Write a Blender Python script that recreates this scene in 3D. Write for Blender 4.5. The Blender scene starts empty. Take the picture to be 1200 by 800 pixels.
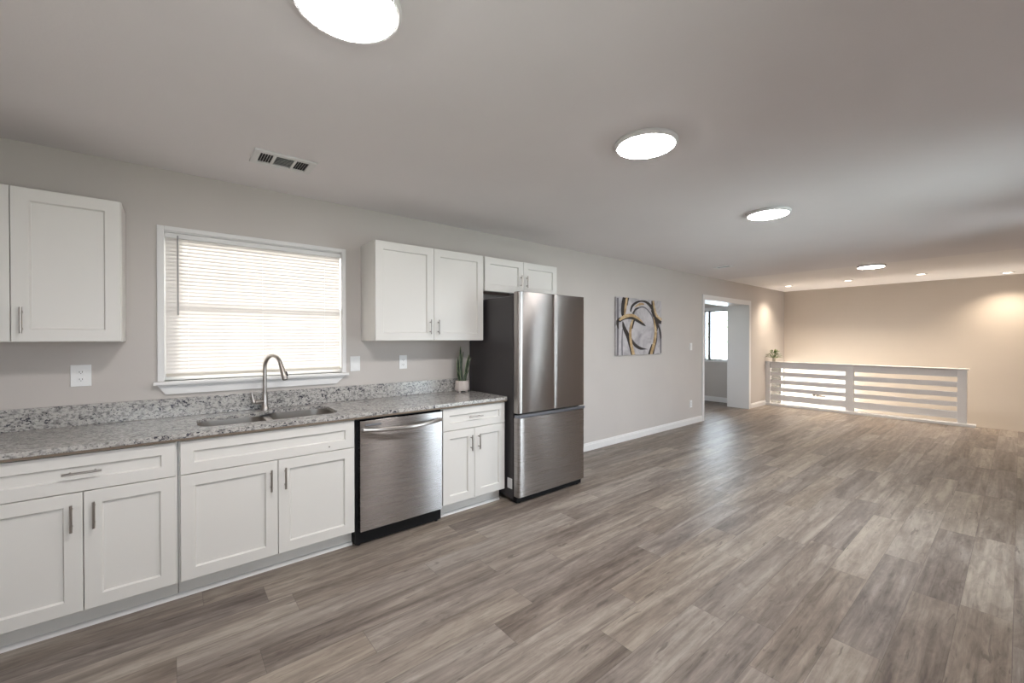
import bpy, bmesh, math, random
from mathutils import Vector, Matrix
random.seed(7)
S = bpy.context.scene
C = S.collection
PI = math.pi

# ------------------------------------------------------------------ camera, world, sun, daylight, exposure
YAW, PITCH = math.radians(50.618), math.radians(0.416)
cam_d = bpy.data.cameras.new('camera')
cam_d.sensor_fit = 'HORIZONTAL'; cam_d.sensor_width = 36.0
cam_d.lens = 489.32 / 1200 * 36.0
cam_d.clip_start = 0.02
cam = bpy.data.objects.new('camera', cam_d); C.objects.link(cam)
cam.location = (0, -3.4737, 1.4192)
cam.rotation_euler = (PI/2 - PITCH, 0, YAW - PI/2)
S.camera = cam

S.view_settings.view_transform = 'Standard'
S.view_settings.look = 'None'
S.view_settings.gamma = 1
S.view_settings.use_curve_mapping = False
S.view_settings.exposure = 0.78

CEIL = 2.4966            # ceiling height
DISC = 74.0              # flush ceiling lamps
SPOT = 7.0               # recessed lamps (W of their spots)
w = bpy.data.worlds.new('sky'); S.world = w; w.use_nodes = True
w.node_tree.nodes['Background'].inputs['Color'].default_value = (0.86, 0.93, 1.0, 1)
w.node_tree.nodes['Background'].inputs['Strength'].default_value = 3.5

def lamp(name, kind, loc, energy, color, **kw):
    d = bpy.data.lights.new(name, kind); d.energy = energy; d.color = color
    for k, v in kw.items(): setattr(d, k, v)
    o = bpy.data.objects.new(name, d); C.objects.link(o); o.location = loc
    return o
def aim(o, direction):
    o.rotation_euler = Vector(direction).to_track_quat('-Z', 'Y').to_euler()
sun = lamp('sun', 'SUN', (6, 8, 6), 10.0, (1.0, 0.96, 0.92), angle=math.radians(4)); aim(sun, (1, -1.85, -0.14))
# daylight entering by the windows and glazed doors: over the sink, opposite the kitchen, side room, front door at the landing; plus two added fills
day0 = lamp('kitchen_window_daylight', 'AREA', (0.525, 0.55, 1.63), 9.0, (1.0, 0.97, 0.95), shape='RECTANGLE', size=1.3, size_y=1.2); aim(day0, (0, -1, 0))
day1 = lamp('patio_daylight', 'AREA', (4.15, -4.62, 0.95), 45.0, (0.80, 0.89, 1.0), shape='RECTANGLE', size=1.8, size_y=2.0); aim(day1, (0, 1, 0.12))
day6 = lamp('narrow_window_daylight', 'AREA', (5.78, -4.62, 1.2), 34.0, (0.86, 0.92, 1.0), shape='RECTANGLE', size=0.55, size_y=1.9); aim(day6, (0, 1, 0.0))
fill3 = lamp('rear_ceiling_fill', 'AREA', (0.3, -5.0, 0.75), 46.0, (0.96, 0.95, 1.0), shape='RECTANGLE', size=2.4, size_y=1.4); aim(fill3, (0, 1, 1.25))  # added fill tilted up to brighten the ceiling, no known window behind it
day2 = lamp('side_room_daylight', 'AREA', (9.95, 0.95, 1.5), 25.0, (0.76, 0.87, 1.0), shape='RECTANGLE', size=0.9, size_y=1.1); aim(day2, (-1, 0, 0))
fill5 = lamp('jamb_cool_fill', 'AREA', (6.2, 0.75, 1.45), 2.5, (0.72, 0.85, 1.0), shape='RECTANGLE', size=0.8, size_y=1.1); aim(fill5, (1, 0, 0))  # added bluish fill that cools the jamb of the wide opening
day4 = lamp('entry_daylight', 'AREA', (10.55, 0.42, -0.25), 80.0, (1.0, 0.92, 0.83), shape='RECTANGLE', size=0.9, size_y=2.0); aim(day4, (0.05, -1, 1.25))

# ------------------------------------------------------------------ materials
def mat(name, color=(0.8,0.8,0.8), rough=0.5, metal=0.0, spec=0.5, coat=0.0, aniso=0.0):
    m = bpy.data.materials.new(name); m.use_nodes = True
    b = m.node_tree.nodes['Principled BSDF']
    b.inputs['Base Color'].default_value = (*color, 1)
    b.inputs['Roughness'].default_value = rough
    b.inputs['Metallic'].default_value = metal
    b.inputs['Specular IOR Level'].default_value = spec
    b.inputs['Coat Weight'].default_value = coat
    b.inputs['Anisotropic'].default_value = aniso
    return m
class NT:
    """small node-tree writer"""
    def __init__(s, m): s.t = m.node_tree; s.b = s.t.nodes['Principled BSDF']
    def n(s, typ, **kw):
        x = s.t.nodes.new(typ)
        for k, v in kw.items(): setattr(x, k, v)
        return x
    def l(s, a, b): s.t.links.new(a, b)
    def math(s, op, a, b=None, c=None):
        x = s.n('ShaderNodeMath', operation=op)
        for i, v in enumerate((a, b, c)):
            if v is None: continue
            if isinstance(v, (int, float)): x.inputs[i].default_value = v
            else: s.l(v, x.inputs[i])
        return x.outputs[0]
    def comb(s, x, y, z):
        c = s.n('ShaderNodeCombineXYZ')
        for i, v in enumerate((x, y, z)):
            if isinstance(v, (int, float)): c.inputs[i].default_value = v
            else: s.l(v, c.inputs[i])
        return c.outputs[0]
    def obj(s):
        return s.n('ShaderNodeTexCoord').outputs['Object']
    def noise(s, vec, scale, detail=3, rough=0.5, dist=0.0):
        x = s.n('ShaderNodeTexNoise'); s.l(vec, x.inputs['Vector'])
        x.inputs['Scale'].default_value = scale; x.inputs['Detail'].default_value = detail
        x.inputs['Roughness'].default_value = rough; x.inputs['Distortion'].default_value = dist
        return x.outputs['Fac']
    def ramp(s, fac, stops):
        r = s.n('ShaderNodeValToRGB'); s.l(fac, r.inputs['Fac'])
        e = r.color_ramp.elements
        while len(e) < len(stops): e.new(0.5)
        for el, (p, c) in zip(e, stops):
            el.position = p; el.color = (*c, 1) if len(c) == 3 else c
        return r.outputs['Color']
    def mix(s, fac, a, b, mode='MIX'):
        x = s.n('ShaderNodeMix', data_type='RGBA', blend_type=mode)
        for i, v in ((0, fac), (6, a), (7, b)):
            if isinstance(v, (int, float)): x.inputs[i].default_value = v
            elif isinstance(v, tuple): x.inputs[i].default_value = (*v, 1)
            else: s.l(v, x.inputs[i])
        return x.outputs[2]
    def bump(s, h, strength, dist=0.01):
        x = s.n('ShaderNodeBump'); x.inputs['Strength'].default_value = strength; x.inputs['Distance'].default_value = dist
        s.l(h, x.inputs['Height']); s.l(x.outputs[0], s.b.inputs['Normal'])

def paint(name, color, rough=0.6, var=0.03, bump=0.0, bscale=120):
    m = mat(name, color, rough, spec=0.3); k = NT(m)
    f = k.noise(k.obj(), 1.7, 3)
    lo = tuple(c*(1-var) for c in color); hi = tuple(min(1, c*(1+var)) for c in color)
    k.l(k.ramp(f, [(0.3, lo), (0.7, hi)]), k.b.inputs['Base Color'])
    if bump: k.bump(k.noise(k.obj(), bscale, 2), bump, 0.002)
    return m
M = {}
M['wall'] = paint('greige_wall_paint', (0.55, 0.512, 0.485), 0.65, 0.02, 0.06)
M['wall_far'] = paint('tan_wall_paint', (0.56, 0.50, 0.44), 0.65, 0.02, 0.06)
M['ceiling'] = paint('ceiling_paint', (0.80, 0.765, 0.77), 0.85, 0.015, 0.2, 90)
M['ceiling_far'] = paint('lighter_ceiling_tone', (0.86, 0.825, 0.81), 0.85, 0.01)  # lighter tone than the main ceiling, without its bump
M['trim'] = paint('white_trim_paint', (0.74, 0.73, 0.725), 0.4, 0.01)
M['cab'] = paint('white_cabinet_paint', (0.69, 0.672, 0.645), 0.38, 0.008)
M['rail'] = paint('rail_paint', (0.72, 0.715, 0.72), 0.45, 0.01)
M['cab_raw'] = paint('cabinet_underside_wood', (0.62, 0.50, 0.44), 0.6, 0.05)
M['black'] = mat('black_plastic', (0.008, 0.008, 0.009), 0.5, spec=0.2)
M['dark_void'] = mat('dark_cavity', (0.03, 0.03, 0.033), 0.8)
M['duct'] = mat('duct_grey_metal', (0.16, 0.165, 0.18), 0.6)
M['nickel'] = mat('brushed_nickel', (0.42, 0.39, 0.365), 0.28, 1.0)
M['case'] = mat('charcoal_fridge_case', (0.055, 0.050, 0.053), 0.42, 0.2)
M['plastic'] = mat('white_plate_plastic', (0.80, 0.80, 0.80), 0.35)
M['slot'] = mat('outlet_slot_dark', (0.04, 0.04, 0.04), 0.5)
M['gasket'] = mat('bluish_steel_strip', (0.30, 0.32, 0.37), 0.3, 1.0)
M['soil'] = mat('potting_soil', (0.03, 0.022, 0.016), 0.95)
M['sticker'] = mat('white_sticker', (0.75, 0.75, 0.76), 0.5)
M['plywood'] = paint('plywood', (0.20, 0.155, 0.115), 0.7, 0.1)
M['wand'] = mat('grey_translucent_wand', (0.30, 0.29, 0.29), 0.3)
M['concrete'] = paint('landing_tile', (0.45, 0.43, 0.40), 0.6)
M['lever'] = mat('dark_metal_lever', (0.07, 0.06, 0.055), 0.4, 0.6)

def steel(name, color, rough, aniso=0.85, warp=0.0, rot=0.0):
    m = mat(name, color, rough, 1.0, aniso=aniso); k = NT(m)
    k.l(k.comb(math.sin(rot), 0.0, math.cos(rot)), k.b.inputs['Tangent'])
    mp = k.n('ShaderNodeMapping'); k.l(k.obj(), mp.inputs['Vector']); mp.inputs['Scale'].default_value = (1.0, 1.0, 260.0)
    f = k.noise(mp.outputs[0], 3.0, 2)
    k.l(k.math('MULTIPLY_ADD', f, 0.08, rough-0.04), k.b.inputs['Roughness'])
    if warp: k.bump(k.noise(k.obj(), 1.1, 0), warp, 0.02)
    return m
M['steel'] = steel('brushed_stainless_steel', (0.36, 0.335, 0.322), 0.22, 0.95, 0.0, 0.20)
M['steel_dw'] = steel('dishwasher_stainless_steel', (0.43, 0.41, 0.405), 0.27, 1.0)
M['steel_drawer'] = steel('freezer_stainless_steel', (0.36, 0.335, 0.322), 0.28, 0.95)
M['sink'] = steel('sink_stainless_steel', (0.50, 0.47, 0.445), 0.32, 0.0)

def emit(name, color, strength):
    m = bpy.data.materials.new(name); m.use_nodes = True; t = m.node_tree
    t.nodes.remove(t.nodes['Principled BSDF'])
    e = t.nodes.new('ShaderNodeEmission'); e.inputs[0].default_value = (*color, 1); e.inputs[1].default_value = strength
    t.links.new(e.outputs[0], t.nodes['Material Output'].inputs[0]); return m
M['lamp'] = emit('lamp_diffuser_glow', (1.0, 0.97, 0.95), DISC)
M['can'] = emit('recessed_lens_glow', (1.0, 0.86, 0.70), 7.0)

def glass():
    m = bpy.data.materials.new('window_glass'); m.use_nodes = True; t = m.node_tree
    t.nodes.remove(t.nodes['Principled BSDF'])
    tr = t.nodes.new('ShaderNodeBsdfTransparent'); tr.inputs[0].default_value = (0.95, 0.97, 0.97, 1)
    gl = t.nodes.new('ShaderNodeBsdfGlossy'); gl.inputs['Roughness'].default_value = 0.03
    fr = t.nodes.new('ShaderNodeFresnel'); fr.inputs[0].default_value = 1.45
    mx = t.nodes.new('ShaderNodeMixShader')
    t.links.new(fr.outputs[0], mx.inputs[0]); t.links.new(tr.outputs[0], mx.inputs[1]); t.links.new(gl.outputs[0], mx.inputs[2])
    t.links.new(mx.outputs[0], t.nodes['Material Output'].inputs[0]); return m
M['glass'] = glass()
def slatmat():
    m = bpy.data.materials.new('vinyl_blind_slat'); m.use_nodes = True; t = m.node_tree
    t.nodes.remove(t.nodes['Principled BSDF'])
    d = t.nodes.new('ShaderNodeBsdfDiffuse'); d.inputs[0].default_value = (0.86, 0.82, 0.79, 1)
    tr = t.nodes.new('ShaderNodeBsdfTranslucent'); tr.inputs[0].default_value = (0.93, 0.90, 0.865, 1)
    mx = t.nodes.new('ShaderNodeMixShader'); mx.inputs[0].default_value = 0.13
    t.links.new(d.outputs[0], mx.inputs[1]); t.links.new(tr.outputs[0], mx.inputs[2])
    t.links.new(mx.outputs[0], t.nodes['Material Output'].inputs[0]); return m
M['slat'] = slatmat()

def floor_mat():
    m = mat('grey_brown_plank_floor', rough=0.4, spec=0.35); k = NT(m)
    sp = k.n('ShaderNodeSeparateXYZ'); k.l(k.obj(), sp.inputs[0]); X, Y = sp.outputs[0], sp.outputs[1]
    W, L = 0.182, 1.22
    yr = k.math('DIVIDE', Y, W); row = k.math('FLOOR', yr)
    wn = k.n('ShaderNodeTexWhiteNoise', noise_dimensions='1D'); k.l(row, wn.inputs['W'])
    xr = k.math('DIVIDE', k.math('MULTIPLY_ADD', wn.outputs['Value'], 3.7, X), L); col = k.math('FLOOR', xr)
    wn2 = k.n('ShaderNodeTexWhiteNoise', noise_dimensions='2D'); k.l(k.comb(row, col, 0), wn2.inputs['Vector'])
    r = wn2.outputs['Value']
    sep = k.n('ShaderNodeSeparateColor'); k.l(wn2.outputs['Color'], sep.inputs[0]); r2 = sep.outputs[1]
    off = k.math('MULTIPLY', r, 37.0)
    # broad cathedral bands along the plank
    v1 = k.comb(k.math('MULTIPLY_ADD', X, 0.9, off), k.math('MULTIPLY', Y, 11.0), off)
    band = k.noise(v1, 1.0, 4, 0.55, 1.1)
    v2 = k.comb(k.math('MULTIPLY_ADD', X, 2.4, off), k.math('MULTIPLY', Y, 52.0), off)
    fine = k.noise(v2, 1.0, 5, 0.65, 0.6)
    v3 = k.comb(k.math('MULTIPLY_ADD', X, 4.0, off), k.math('MULTIPLY', Y, 16.0), off)
    blotch = k.noise(v3, 1.0, 5, 0.7, 1.6)
    f = k.math('ADD', k.math('MULTIPLY', band, 0.46), k.math('MULTIPLY', fine, 0.27))
    f = k.math('ADD', f, k.math('MULTIPLY', blotch, 0.27))
    f = k.math('ADD', f, k.math('MULTIPLY_ADD', r, 0.11, -0.055))
    colr = k.ramp(f, [(0.35, (0.082, 0.063, 0.052)), (0.44, (0.154, 0.126, 0.106)), (0.53, (0.232, 0.197, 0.168)), (0.635, (0.345, 0.304, 0.258))])
    v4 = k.comb(k.math('MULTIPLY_ADD', X, 5.0, off), k.math('MULTIPLY', Y, 34.0), off)
    fleck = k.ramp(k.noise(v4, 1.0, 3, 0.6, 0.8), [(0.30, (1, 1, 1)), (0.37, (0, 0, 0))])
    colr = k.mix(k.math('MULTIPLY', fleck, 0.55), colr, (0.060, 0.047, 0.040))
    # some planks cooler, some warmer
    tint = k.ramp(r2, [(0.0, (0.95, 0.96, 1.0)), (1.0, (1.0, 0.97, 0.93))])
    colr = k.mix(1.0, colr, tint, 'MULTIPLY')
    fy = k.math('FRACT', yr); fx = k.math('FRACT', xr)
    ey = k.math('MULTIPLY', k.math('MINIMUM', fy, k.math('SUBTRACT', 1.0, fy)), W)
    ex = k.math('MULTIPLY', k.math('MINIMUM', fx, k.math('SUBTRACT', 1.0, fx)), L)
    gap = k.math('LESS_THAN', k.math('MINIMUM', ey, ex), 0.0013)
    colr = k.mix(k.math('MULTIPLY', gap, 0.45), colr, (0.05, 0.04, 0.035))
    k.l(colr, k.b.inputs['Base Color'])
    k.l(k.math('MULTIPLY_ADD', fine, 0.22, 0.30), k.b.inputs['Roughness'])
    k.bump(k.math('SUBTRACT', fine, gap), 0.06, 0.003)
    return m
M['floor'] = floor_mat()

def granite():
    m = mat('speckled_grey_granite', rough=0.16, spec=0.5); k = NT(m)
    mp = k.n('ShaderNodeMapping'); k.l(k.obj(), mp.inputs['Vector'])
    mp.inputs['Rotation'].default_value = (0.3, 0.5, 0.5); mp.inputs['Scale'].default_value = (1.0, 1.7, 1.3)
    V = mp.outputs[0]
    a = k.noise(V, 46.0, 4, 0.65, 0.4)
    b = k.noise(V, 75.0, 3, 0.65, 0.3)
    c = k.noise(V, 14.0, 3, 0.5, 0.8)
    vo = k.n('ShaderNodeTexVoronoi'); k.l(V, vo.inputs['Vector']); vo.inputs['Scale'].default_value = 95.0
    vs = k.n('ShaderNodeSeparateColor'); k.l(vo.outputs['Color'], vs.inputs[0])
    base = k.ramp(a, [(0.34, (0.13, 0.125, 0.125)), (0.45, (0.29, 0.28, 0.27)), (0.57, (0.52, 0.50, 0.475)), (0.70, (0.33, 0.295, 0.275))])
    base = k.mix(k.math('MULTIPLY', vs.outputs[0], 0.30), base, (0.52, 0.50, 0.48))
    dark = k.ramp(k.math('ADD', k.math('MULTIPLY', b, 0.6), k.math('MULTIPLY', c, 0.4)), [(0.395, (1, 1, 1)), (0.445, (0, 0, 0))])
    base = k.mix(dark, base, (0.032, 0.032, 0.045))
    d2 = k.ramp(k.noise(V, 48.0, 2, 0.6, 0.9), [(0.33, (1, 1, 1)), (0.38, (0, 0, 0))])
    base = k.mix(d2, base, (0.07, 0.07, 0.085))
    k.l(base, k.b.inputs['Base Color']); return m
M['granite'] = granite()

def leafmat(name, c1, c2, scale, translucent=False):
    m = mat(name, c1, 0.45); k = NT(m)
    f = k.noise(k.obj(), scale, 2, 0.5, 0.5)
    k.l(k.ramp(f, [(0.42, c1), (0.62, c2)]), k.b.inputs['Base Color']); return m
M['snake'] = leafmat('snake_plant_leaf', (0.010, 0.022, 0.012), (0.045, 0.075, 0.04), 60)
M['snake_edge'] = mat('snake_plant_leaf_edge', (0.30, 0.34, 0.20), 0.5)
M['leaf'] = leafmat('small_green_leaf', (0.05, 0.10, 0.025), (0.16, 0.22, 0.07), 50)
M['tree_leaf'] = leafmat('tree_leaf', (0.42, 0.48, 0.34), (0.62, 0.66, 0.55), 3)
M['bark'] = mat('bark', (0.12, 0.09, 0.07), 0.9)
M['grass'] = leafmat('grass', (0.16, 0.22, 0.09), (0.28, 0.33, 0.16), 2)
M['pot'] = mat('blush_white_ceramic', (0.62, 0.56, 0.53), 0.4)
M['pot2'] = mat('pale_stone_pot', (0.62, 0.57, 0.50), 0.6)

def canvas():
    m = mat('painted_canvas', rough=0.6); k = NT(m)
    f = k.noise(k.obj(), 5.0, 4, 0.6, 0.7)
    k.l(k.ramp(f, [(0.30, (0.28, 0.26, 0.28)), (0.5, (0.46, 0.435, 0.45)), (0.68, (0.58, 0.55, 0.56))]), k.b.inputs['Base Color']); return m
M['canvas'] = canvas()
def gold():
    m = mat('gold_paint', rough=0.5, metal=0.0); k = NT(m)
    f = k.noise(k.obj(), 14.0, 3, 0.6)
    k.l(k.ramp(f, [(0.35, (0.30, 0.185, 0.075)), (0.6, (0.55, 0.40, 0.22)), (0.75, (0.72, 0.60, 0.42))]), k.b.inputs['Base Color']); return m
M['gold'] = gold()
M['umber'] = mat('dark_umber_paint', (0.018, 0.013, 0.013), 0.55)
M['slate'] = mat('grey_violet_paint', (0.15, 0.14, 0.155), 0.6)

# ------------------------------------------------------------------ mesh helpers
class MB:
    def __init__(s): s.bm = bmesh.new()
    def box(s, x0, x1, y0, y1, z0, z1, bev=0.0, seg=2):
        r = bmesh.ops.create_cube(s.bm, size=1.0)
        for v in r['verts']:
            v.co = Vector(((x0+x1)/2 + v.co.x*(x1-x0), (y0+y1)/2 + v.co.y*(y1-y0), (z0+z1)/2 + v.co.z*(z1-z0)))
        if bev:
            es = list({e for v in r['verts'] for e in v.link_edges})
            bmesh.ops.bevel(s.bm, geom=es, offset=bev, segments=seg, affect='EDGES', profile=0.5)
        return s
    def ring_loft(s, rings, cap0=True, cap1=True):
        R = [[s.bm.verts.new(p) for p in r] for r in rings]; n = len(R[0])
        for a, b in zip(R, R[1:]):
            for i in range(n):
                s.bm.faces.new((a[i], a[(i+1) % n], b[(i+1) % n], b[i]))
        if cap0: s.bm.faces.new(list(reversed(R[0])))
        if cap1: s.bm.faces.new(R[-1])
        return s
    def tube(s, pts, rad, seg=12, caps=True):
        pts = [Vector(p) for p in pts]
        rs = rad if isinstance(rad, (list, tuple)) else [rad]*len(pts)
        rings = []; prev = None
        for i, p in enumerate(pts):
            t = (pts[min(i+1, len(pts)-1)] - pts[max(i-1, 0)]).normalized()
            if prev is None:
                a = Vector((0, 0, 1)) if abs(t.z) < 0.9 else Vector((1, 0, 0))
                u = t.cross(a).normalized()
            else:
                u = (prev - t*prev.dot(t)).normalized()
            prev = u; v = t.cross(u)
            rings.append([p + (u*math.cos(2*PI*k/seg) + v*math.sin(2*PI*k/seg))*rs[i] for k in range(seg)])
        return s.ring_loft(rings, caps, caps)
    def cyl(s, p0, p1, r, seg=16): return s.tube([p0, p1], r, seg)
    def lathe(s, cx, cy, prof, seg=32, cap0=True, cap1=True):
        return s.ring_loft([[Vector((cx + r*math.cos(2*PI*k/seg), cy + r*math.sin(2*PI*k/seg), z)) for k in range(seg)] for r, z in prof], cap0, cap1)
    def extrude_xy(s, poly, z0, z1, bev=0.0):
        """poly: list of (x, y), counter-clockwise; solid between z0 and z1, edges eased by bev"""
        xs_, ys_ = [p[0] for p in poly], [p[1] for p in poly]
        cx, cy = (min(xs_)+max(xs_))/2, (min(ys_)+max(ys_))/2; hx, hy = (max(xs_)-min(xs_))/2, (max(ys_)-min(ys_))/2
        def inset(d): return [(cx+(x-cx)*(1-d/hx), cy+(y-cy)*(1-d/hy)) for x, y in poly]
        rings = []
        if bev: rings.append([Vector((x, y, z0)) for x, y in inset(bev)]); rings.append([Vector((x, y, z0+bev)) for x, y in poly])
        else: rings.append([Vector((x, y, z0)) for x, y in poly])
        if bev: rings.append([Vector((x, y, z1-bev)) for x, y in poly]); rings.append([Vector((x, y, z1)) for x, y in inset(bev)])
        else: rings.append([Vector((x, y, z1)) for x, y in poly])
        return s.ring_loft(rings)
    def prism_xz(s, poly, y0, y1):
        return s.ring_loft([[Vector((x, y0, z)) for x, z in poly], [Vector((x, y1, z)) for x, z in poly]])
    def prism_yz(s, poly, x0, x1):
        return s.ring_loft([[Vector((x0, y, z)) for y, z in poly], [Vector((x1, y, z)) for y, z in poly]])
    def quad(s, a, b, c, d):
        s.bm.faces.new([s.bm.verts.new(p) for p in (a, b, c, d)]); return s
    def shaker(s, x0, x1, z0, z1, yb, yf, stile=0.062, rec=0.012):
        """cabinet front with a recessed flat centre panel, facing -y"""
        def rect(d, y): return [Vector((x0+d, y, z0+d)), Vector((x1-d, y, z0+d)), Vector((x1-d, y, z1-d)), Vector((x0+d, y, z1-d))]
        return s.ring_loft([rect(0, yb), rect(0, yf+0.002), rect(0.002, yf), rect(stile, yf), rect(stile+0.006, yf+rec)])
    def pull(s, p0, p1, r=0.0055, stand=0.028):
        """bar pull along p0-p1 in front (-y) of a face, with two posts"""
        p0, p1 = Vector(p0), Vector(p1)
        s.cyl(p0, p1, r, 12)
        d = (p1-p0)
        for k in (0.18, 0.82):
            q = p0 + d*k; s.cyl(q, q + Vector((0, stand, 0)), r*0.85, 10)
        return s
    def build(s, name, m, parent=None, smooth=None, origin=None):
        bmesh.ops.recalc_face_normals(s.bm, faces=s.bm.faces[:])
        me = bpy.data.meshes.new(name)
        if parent is not None: o0 = ORIG[parent.name]
        elif origin is not None: o0 = Vector(origin)
        else:
            vs = [v.co for v in s.bm.verts]
            o0 = Vector(((min(v.x for v in vs)+max(v.x for v in vs))/2, (min(v.y for v in vs)+max(v.y for v in vs))/2, min(v.z for v in vs)))
        bmesh.ops.translate(s.bm, verts=s.bm.verts[:], vec=-o0)
        s.bm.to_mesh(me); s.bm.free()
        me.materials.append(m)
        if smooth is not None:
            me.shade_smooth() if hasattr(me, 'shade_smooth') else None
            for p in me.polygons: p.use_smooth = True
            if smooth: me.set_sharp_from_angle(angle=math.radians(smooth))
        o = bpy.data.objects.new(name, me); C.objects.link(o)
        ORIG[o.name] = o0
        if parent is not None: o.parent = parent
        else: o.location = o0
        return o
ORIG = {}
def tag(o, label, cat, group=None):
    o['label'] = label; o['category'] = cat
    if group: o['group'] = group
    return o
def thing(name, label, cat, loc, group=None):
    o = bpy.data.objects.new(name, None); C.objects.link(o); o.location = loc; o.empty_display_size = 0.1
    ORIG[o.name] = Vector(loc)
    return tag(o, label, cat, group)
def root(name, loc=(0, 0, 0)):
    o = bpy.data.objects.new(name, None); C.objects.link(o); o.location = loc
    ORIG[o.name] = Vector(loc); o['kind'] = 'structure'; return o
def struct(name, mb, m, parent=None, **kw):
    o = mb.build(name, m, parent, origin=(0, 0, 0) if parent is None else None, **kw)
    if parent is None: o['kind'] = 'structure'
    return o
def kids(o): return [c for c in C.objects if c.parent == o]
def copy_tree(o, loc, label, parent=None):
    c = o.copy(); C.objects.link(c)
    if parent is None:
        c.location = loc; c['label'] = label
    else: c.parent = parent
    for ch in kids(o): copy_tree(ch, None, None, c)
    return c
def fillet(poly, rad, n=6):
    out = []; N = len(poly)
    for i in range(N):
        p = Vector(poly[i]); a = (Vector(poly[i-1])-p); b = (Vector(poly[(i+1) % N])-p)
        r = rad[i] if isinstance(rad, (list, tuple)) else rad
        ang = a.angle(b); d = min(r/math.tan(ang/2), a.length*0.49, b.length*0.49)
        p0 = p + a.normalized()*d; p1 = p + b.normalized()*d
        for k in range(n+1):
            t = k/n; out.append(tuple(p0*(1-t)**2 + p*2*t*(1-t) + p1*t*t))
    return out
def arc(cx, cy, r, a0, a1, n): return [(cx+r*math.cos(a0+(a1-a0)*k/n), cy+r*math.sin(a0+(a1-a0)*k/n)) for k in range(n+1)]

# ------------------------------------------------------------------ the room
XL, XR, XB, YR = -1.05, 10.02, 11.0, -4.25      # left wall, floor edge at the stairwell, back wall, wall opposite the kitchen
GZ = -1.4
f = MB()
f.box(XL-0.1, XR, YR-0.1, 0.0, -0.25, 0.0); f.box(6.5, 9.5, 0.0, 1.25, -0.25, 0.0)
struct('floor', f, M['floor'])
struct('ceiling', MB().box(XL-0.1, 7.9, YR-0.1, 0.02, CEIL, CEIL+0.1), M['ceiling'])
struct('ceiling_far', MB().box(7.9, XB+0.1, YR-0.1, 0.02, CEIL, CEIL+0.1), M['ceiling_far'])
struct('ceiling_side_room', MB().box(6.4, 9.6, 0.41, 1.35, 2.32, 2.42), M['trim'])
# kitchen wall, with the window hole, the wide cased opening and the front door's opening at the stair landing
WX0, WX1, WZ0, WZ1 = -0.035, 1.085, 1.145, 2.115
OX0, OX1, OZ = 7.13, 9.0, 2.09
k = MB()
T = 0.15
k.box(XL-0.1, WX0, 0, T, 0, CEIL); k.box(WX1, OX0, 0, T, 0, CEIL)
k.box(WX0, WX1, 0, T, 0, WZ0); k.box(WX0, WX1, 0, T, WZ1, CEIL)
k.box(OX0, OX1+0.02, 0, 0.41, OZ+0.02, CEIL)
k.box(OX1+0.02, 9.6, 0, 0.41, 0, CEIL)
k.box(9.6, 10.05, 0, T, GZ, CEIL); k.box(10.05, XB+0.1, 0, T, 0.88, CEIL); k.box(10.05, 10.12, 0, T, GZ, 0.88); k.box(10.99, XB+0.1, 0, T, GZ, 0.88)
struct('wall_kitchen', k, M['wall'])
struct('wall_back', MB().box(XB, XB+0.12, YR-0.1, 0.0, GZ, CEIL), M['wall_far'])
struct('wall_left', MB().box(XL-0.1, XL, YR-0.1, 0.0, 0, CEIL), M['wall'])
r_ = MB()
RWX0, RWX1, RWZ0, RWZ1 = -0.7, 1.1, 0.85, 2.1
r_.box(XL-0.1, RWX0, YR-0.1, YR, 0, CEIL); r_.box(RWX0, RWX1, YR-0.1, YR, 0, RWZ0); r_.box(RWX0, RWX1, YR-0.1, YR, RWZ1, CEIL)
PX0, PX1, NX0, NX1 = 3.45, 4.85, 5.62, 5.94
r_.box(RWX1, PX0, YR-0.1, YR, 0, CEIL); r_.box(PX1, NX0, YR-0.1, YR, 0, CEIL); r_.box(NX1, XB+0.1, YR-0.1, YR, 0, CEIL); r_.box(PX0, PX1, YR-0.1, YR, 2.1, CEIL); r_.box(PX0, PX1, YR-0.1, YR, 0, 0.08); r_.box(NX0, NX1, YR-0.1, YR, 2.1, CEIL); r_.box(NX0, NX1, YR-0.1, YR, 0, 0.5)
r_.box(XR, XB+0.1, YR-0.1, YR, GZ, 0)
struct('wall_right', r_, M['wall'])
struct('wall_stairwell', MB().box(XR-0.1, XR-0.01, YR, 0.0, GZ, -0.25), M['wall_far'])
struct('floor_landing', MB().box(XR-0.1, XB+0.1, YR-0.1, 0.15, GZ-0.1, GZ), M['concrete'])
# side room beyond the opening: a far wall with a window
s_ = MB()
SY0, SY1, SZ0, SZ1 = 0.56, 1.16, 0.93, 2.045
s_.box(9.5, 9.6, 0.41, SY0, 0, 2.42); s_.box(9.5, 9.6, SY1, 1.35, 0, 2.42); s_.box(9.5, 9.6, SY0, SY1, 0, SZ0); s_.box(9.5, 9.6, SY0, SY1, SZ1, 2.42)
struct('wall_side_room_far', s_, M['wall'])
struct('wall_side_room_back', MB().box(6.4, 9.6, 1.25, 1.35, 0, 2.42), M['wall'])
n_ = MB(); n_.box(6.4, 6.5, 0.15, 1.35, 0, 0.9); n_.box(6.4, 6.5, 0.15, 1.35, 2.0, 2.42); n_.box(6.4, 6.5, 0.15, 0.4, 0.9, 2.0); n_.box(6.4, 6.5, 1.1, 1.35, 0.9, 2.0)
struct('wall_side_room_near', n_, M['wall'])
# outdoor ground
gm = MB(); gm.box(-30, 45, 0.16, 45, GZ-0.2, GZ-0.11); gm.box(-30, 45, -40, YR-0.12, GZ-0.2, GZ-0.11); gm.box(XB+0.13, 45, YR-0.12, 0.16, GZ-0.2, GZ-0.11)
struct('porch_outside', MB().box(9.7, 12.5, 0.16, 3.0, GZ-0.105, GZ-0.02), M['concrete'])
struct('ground_outside', gm, M['grass'])

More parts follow.
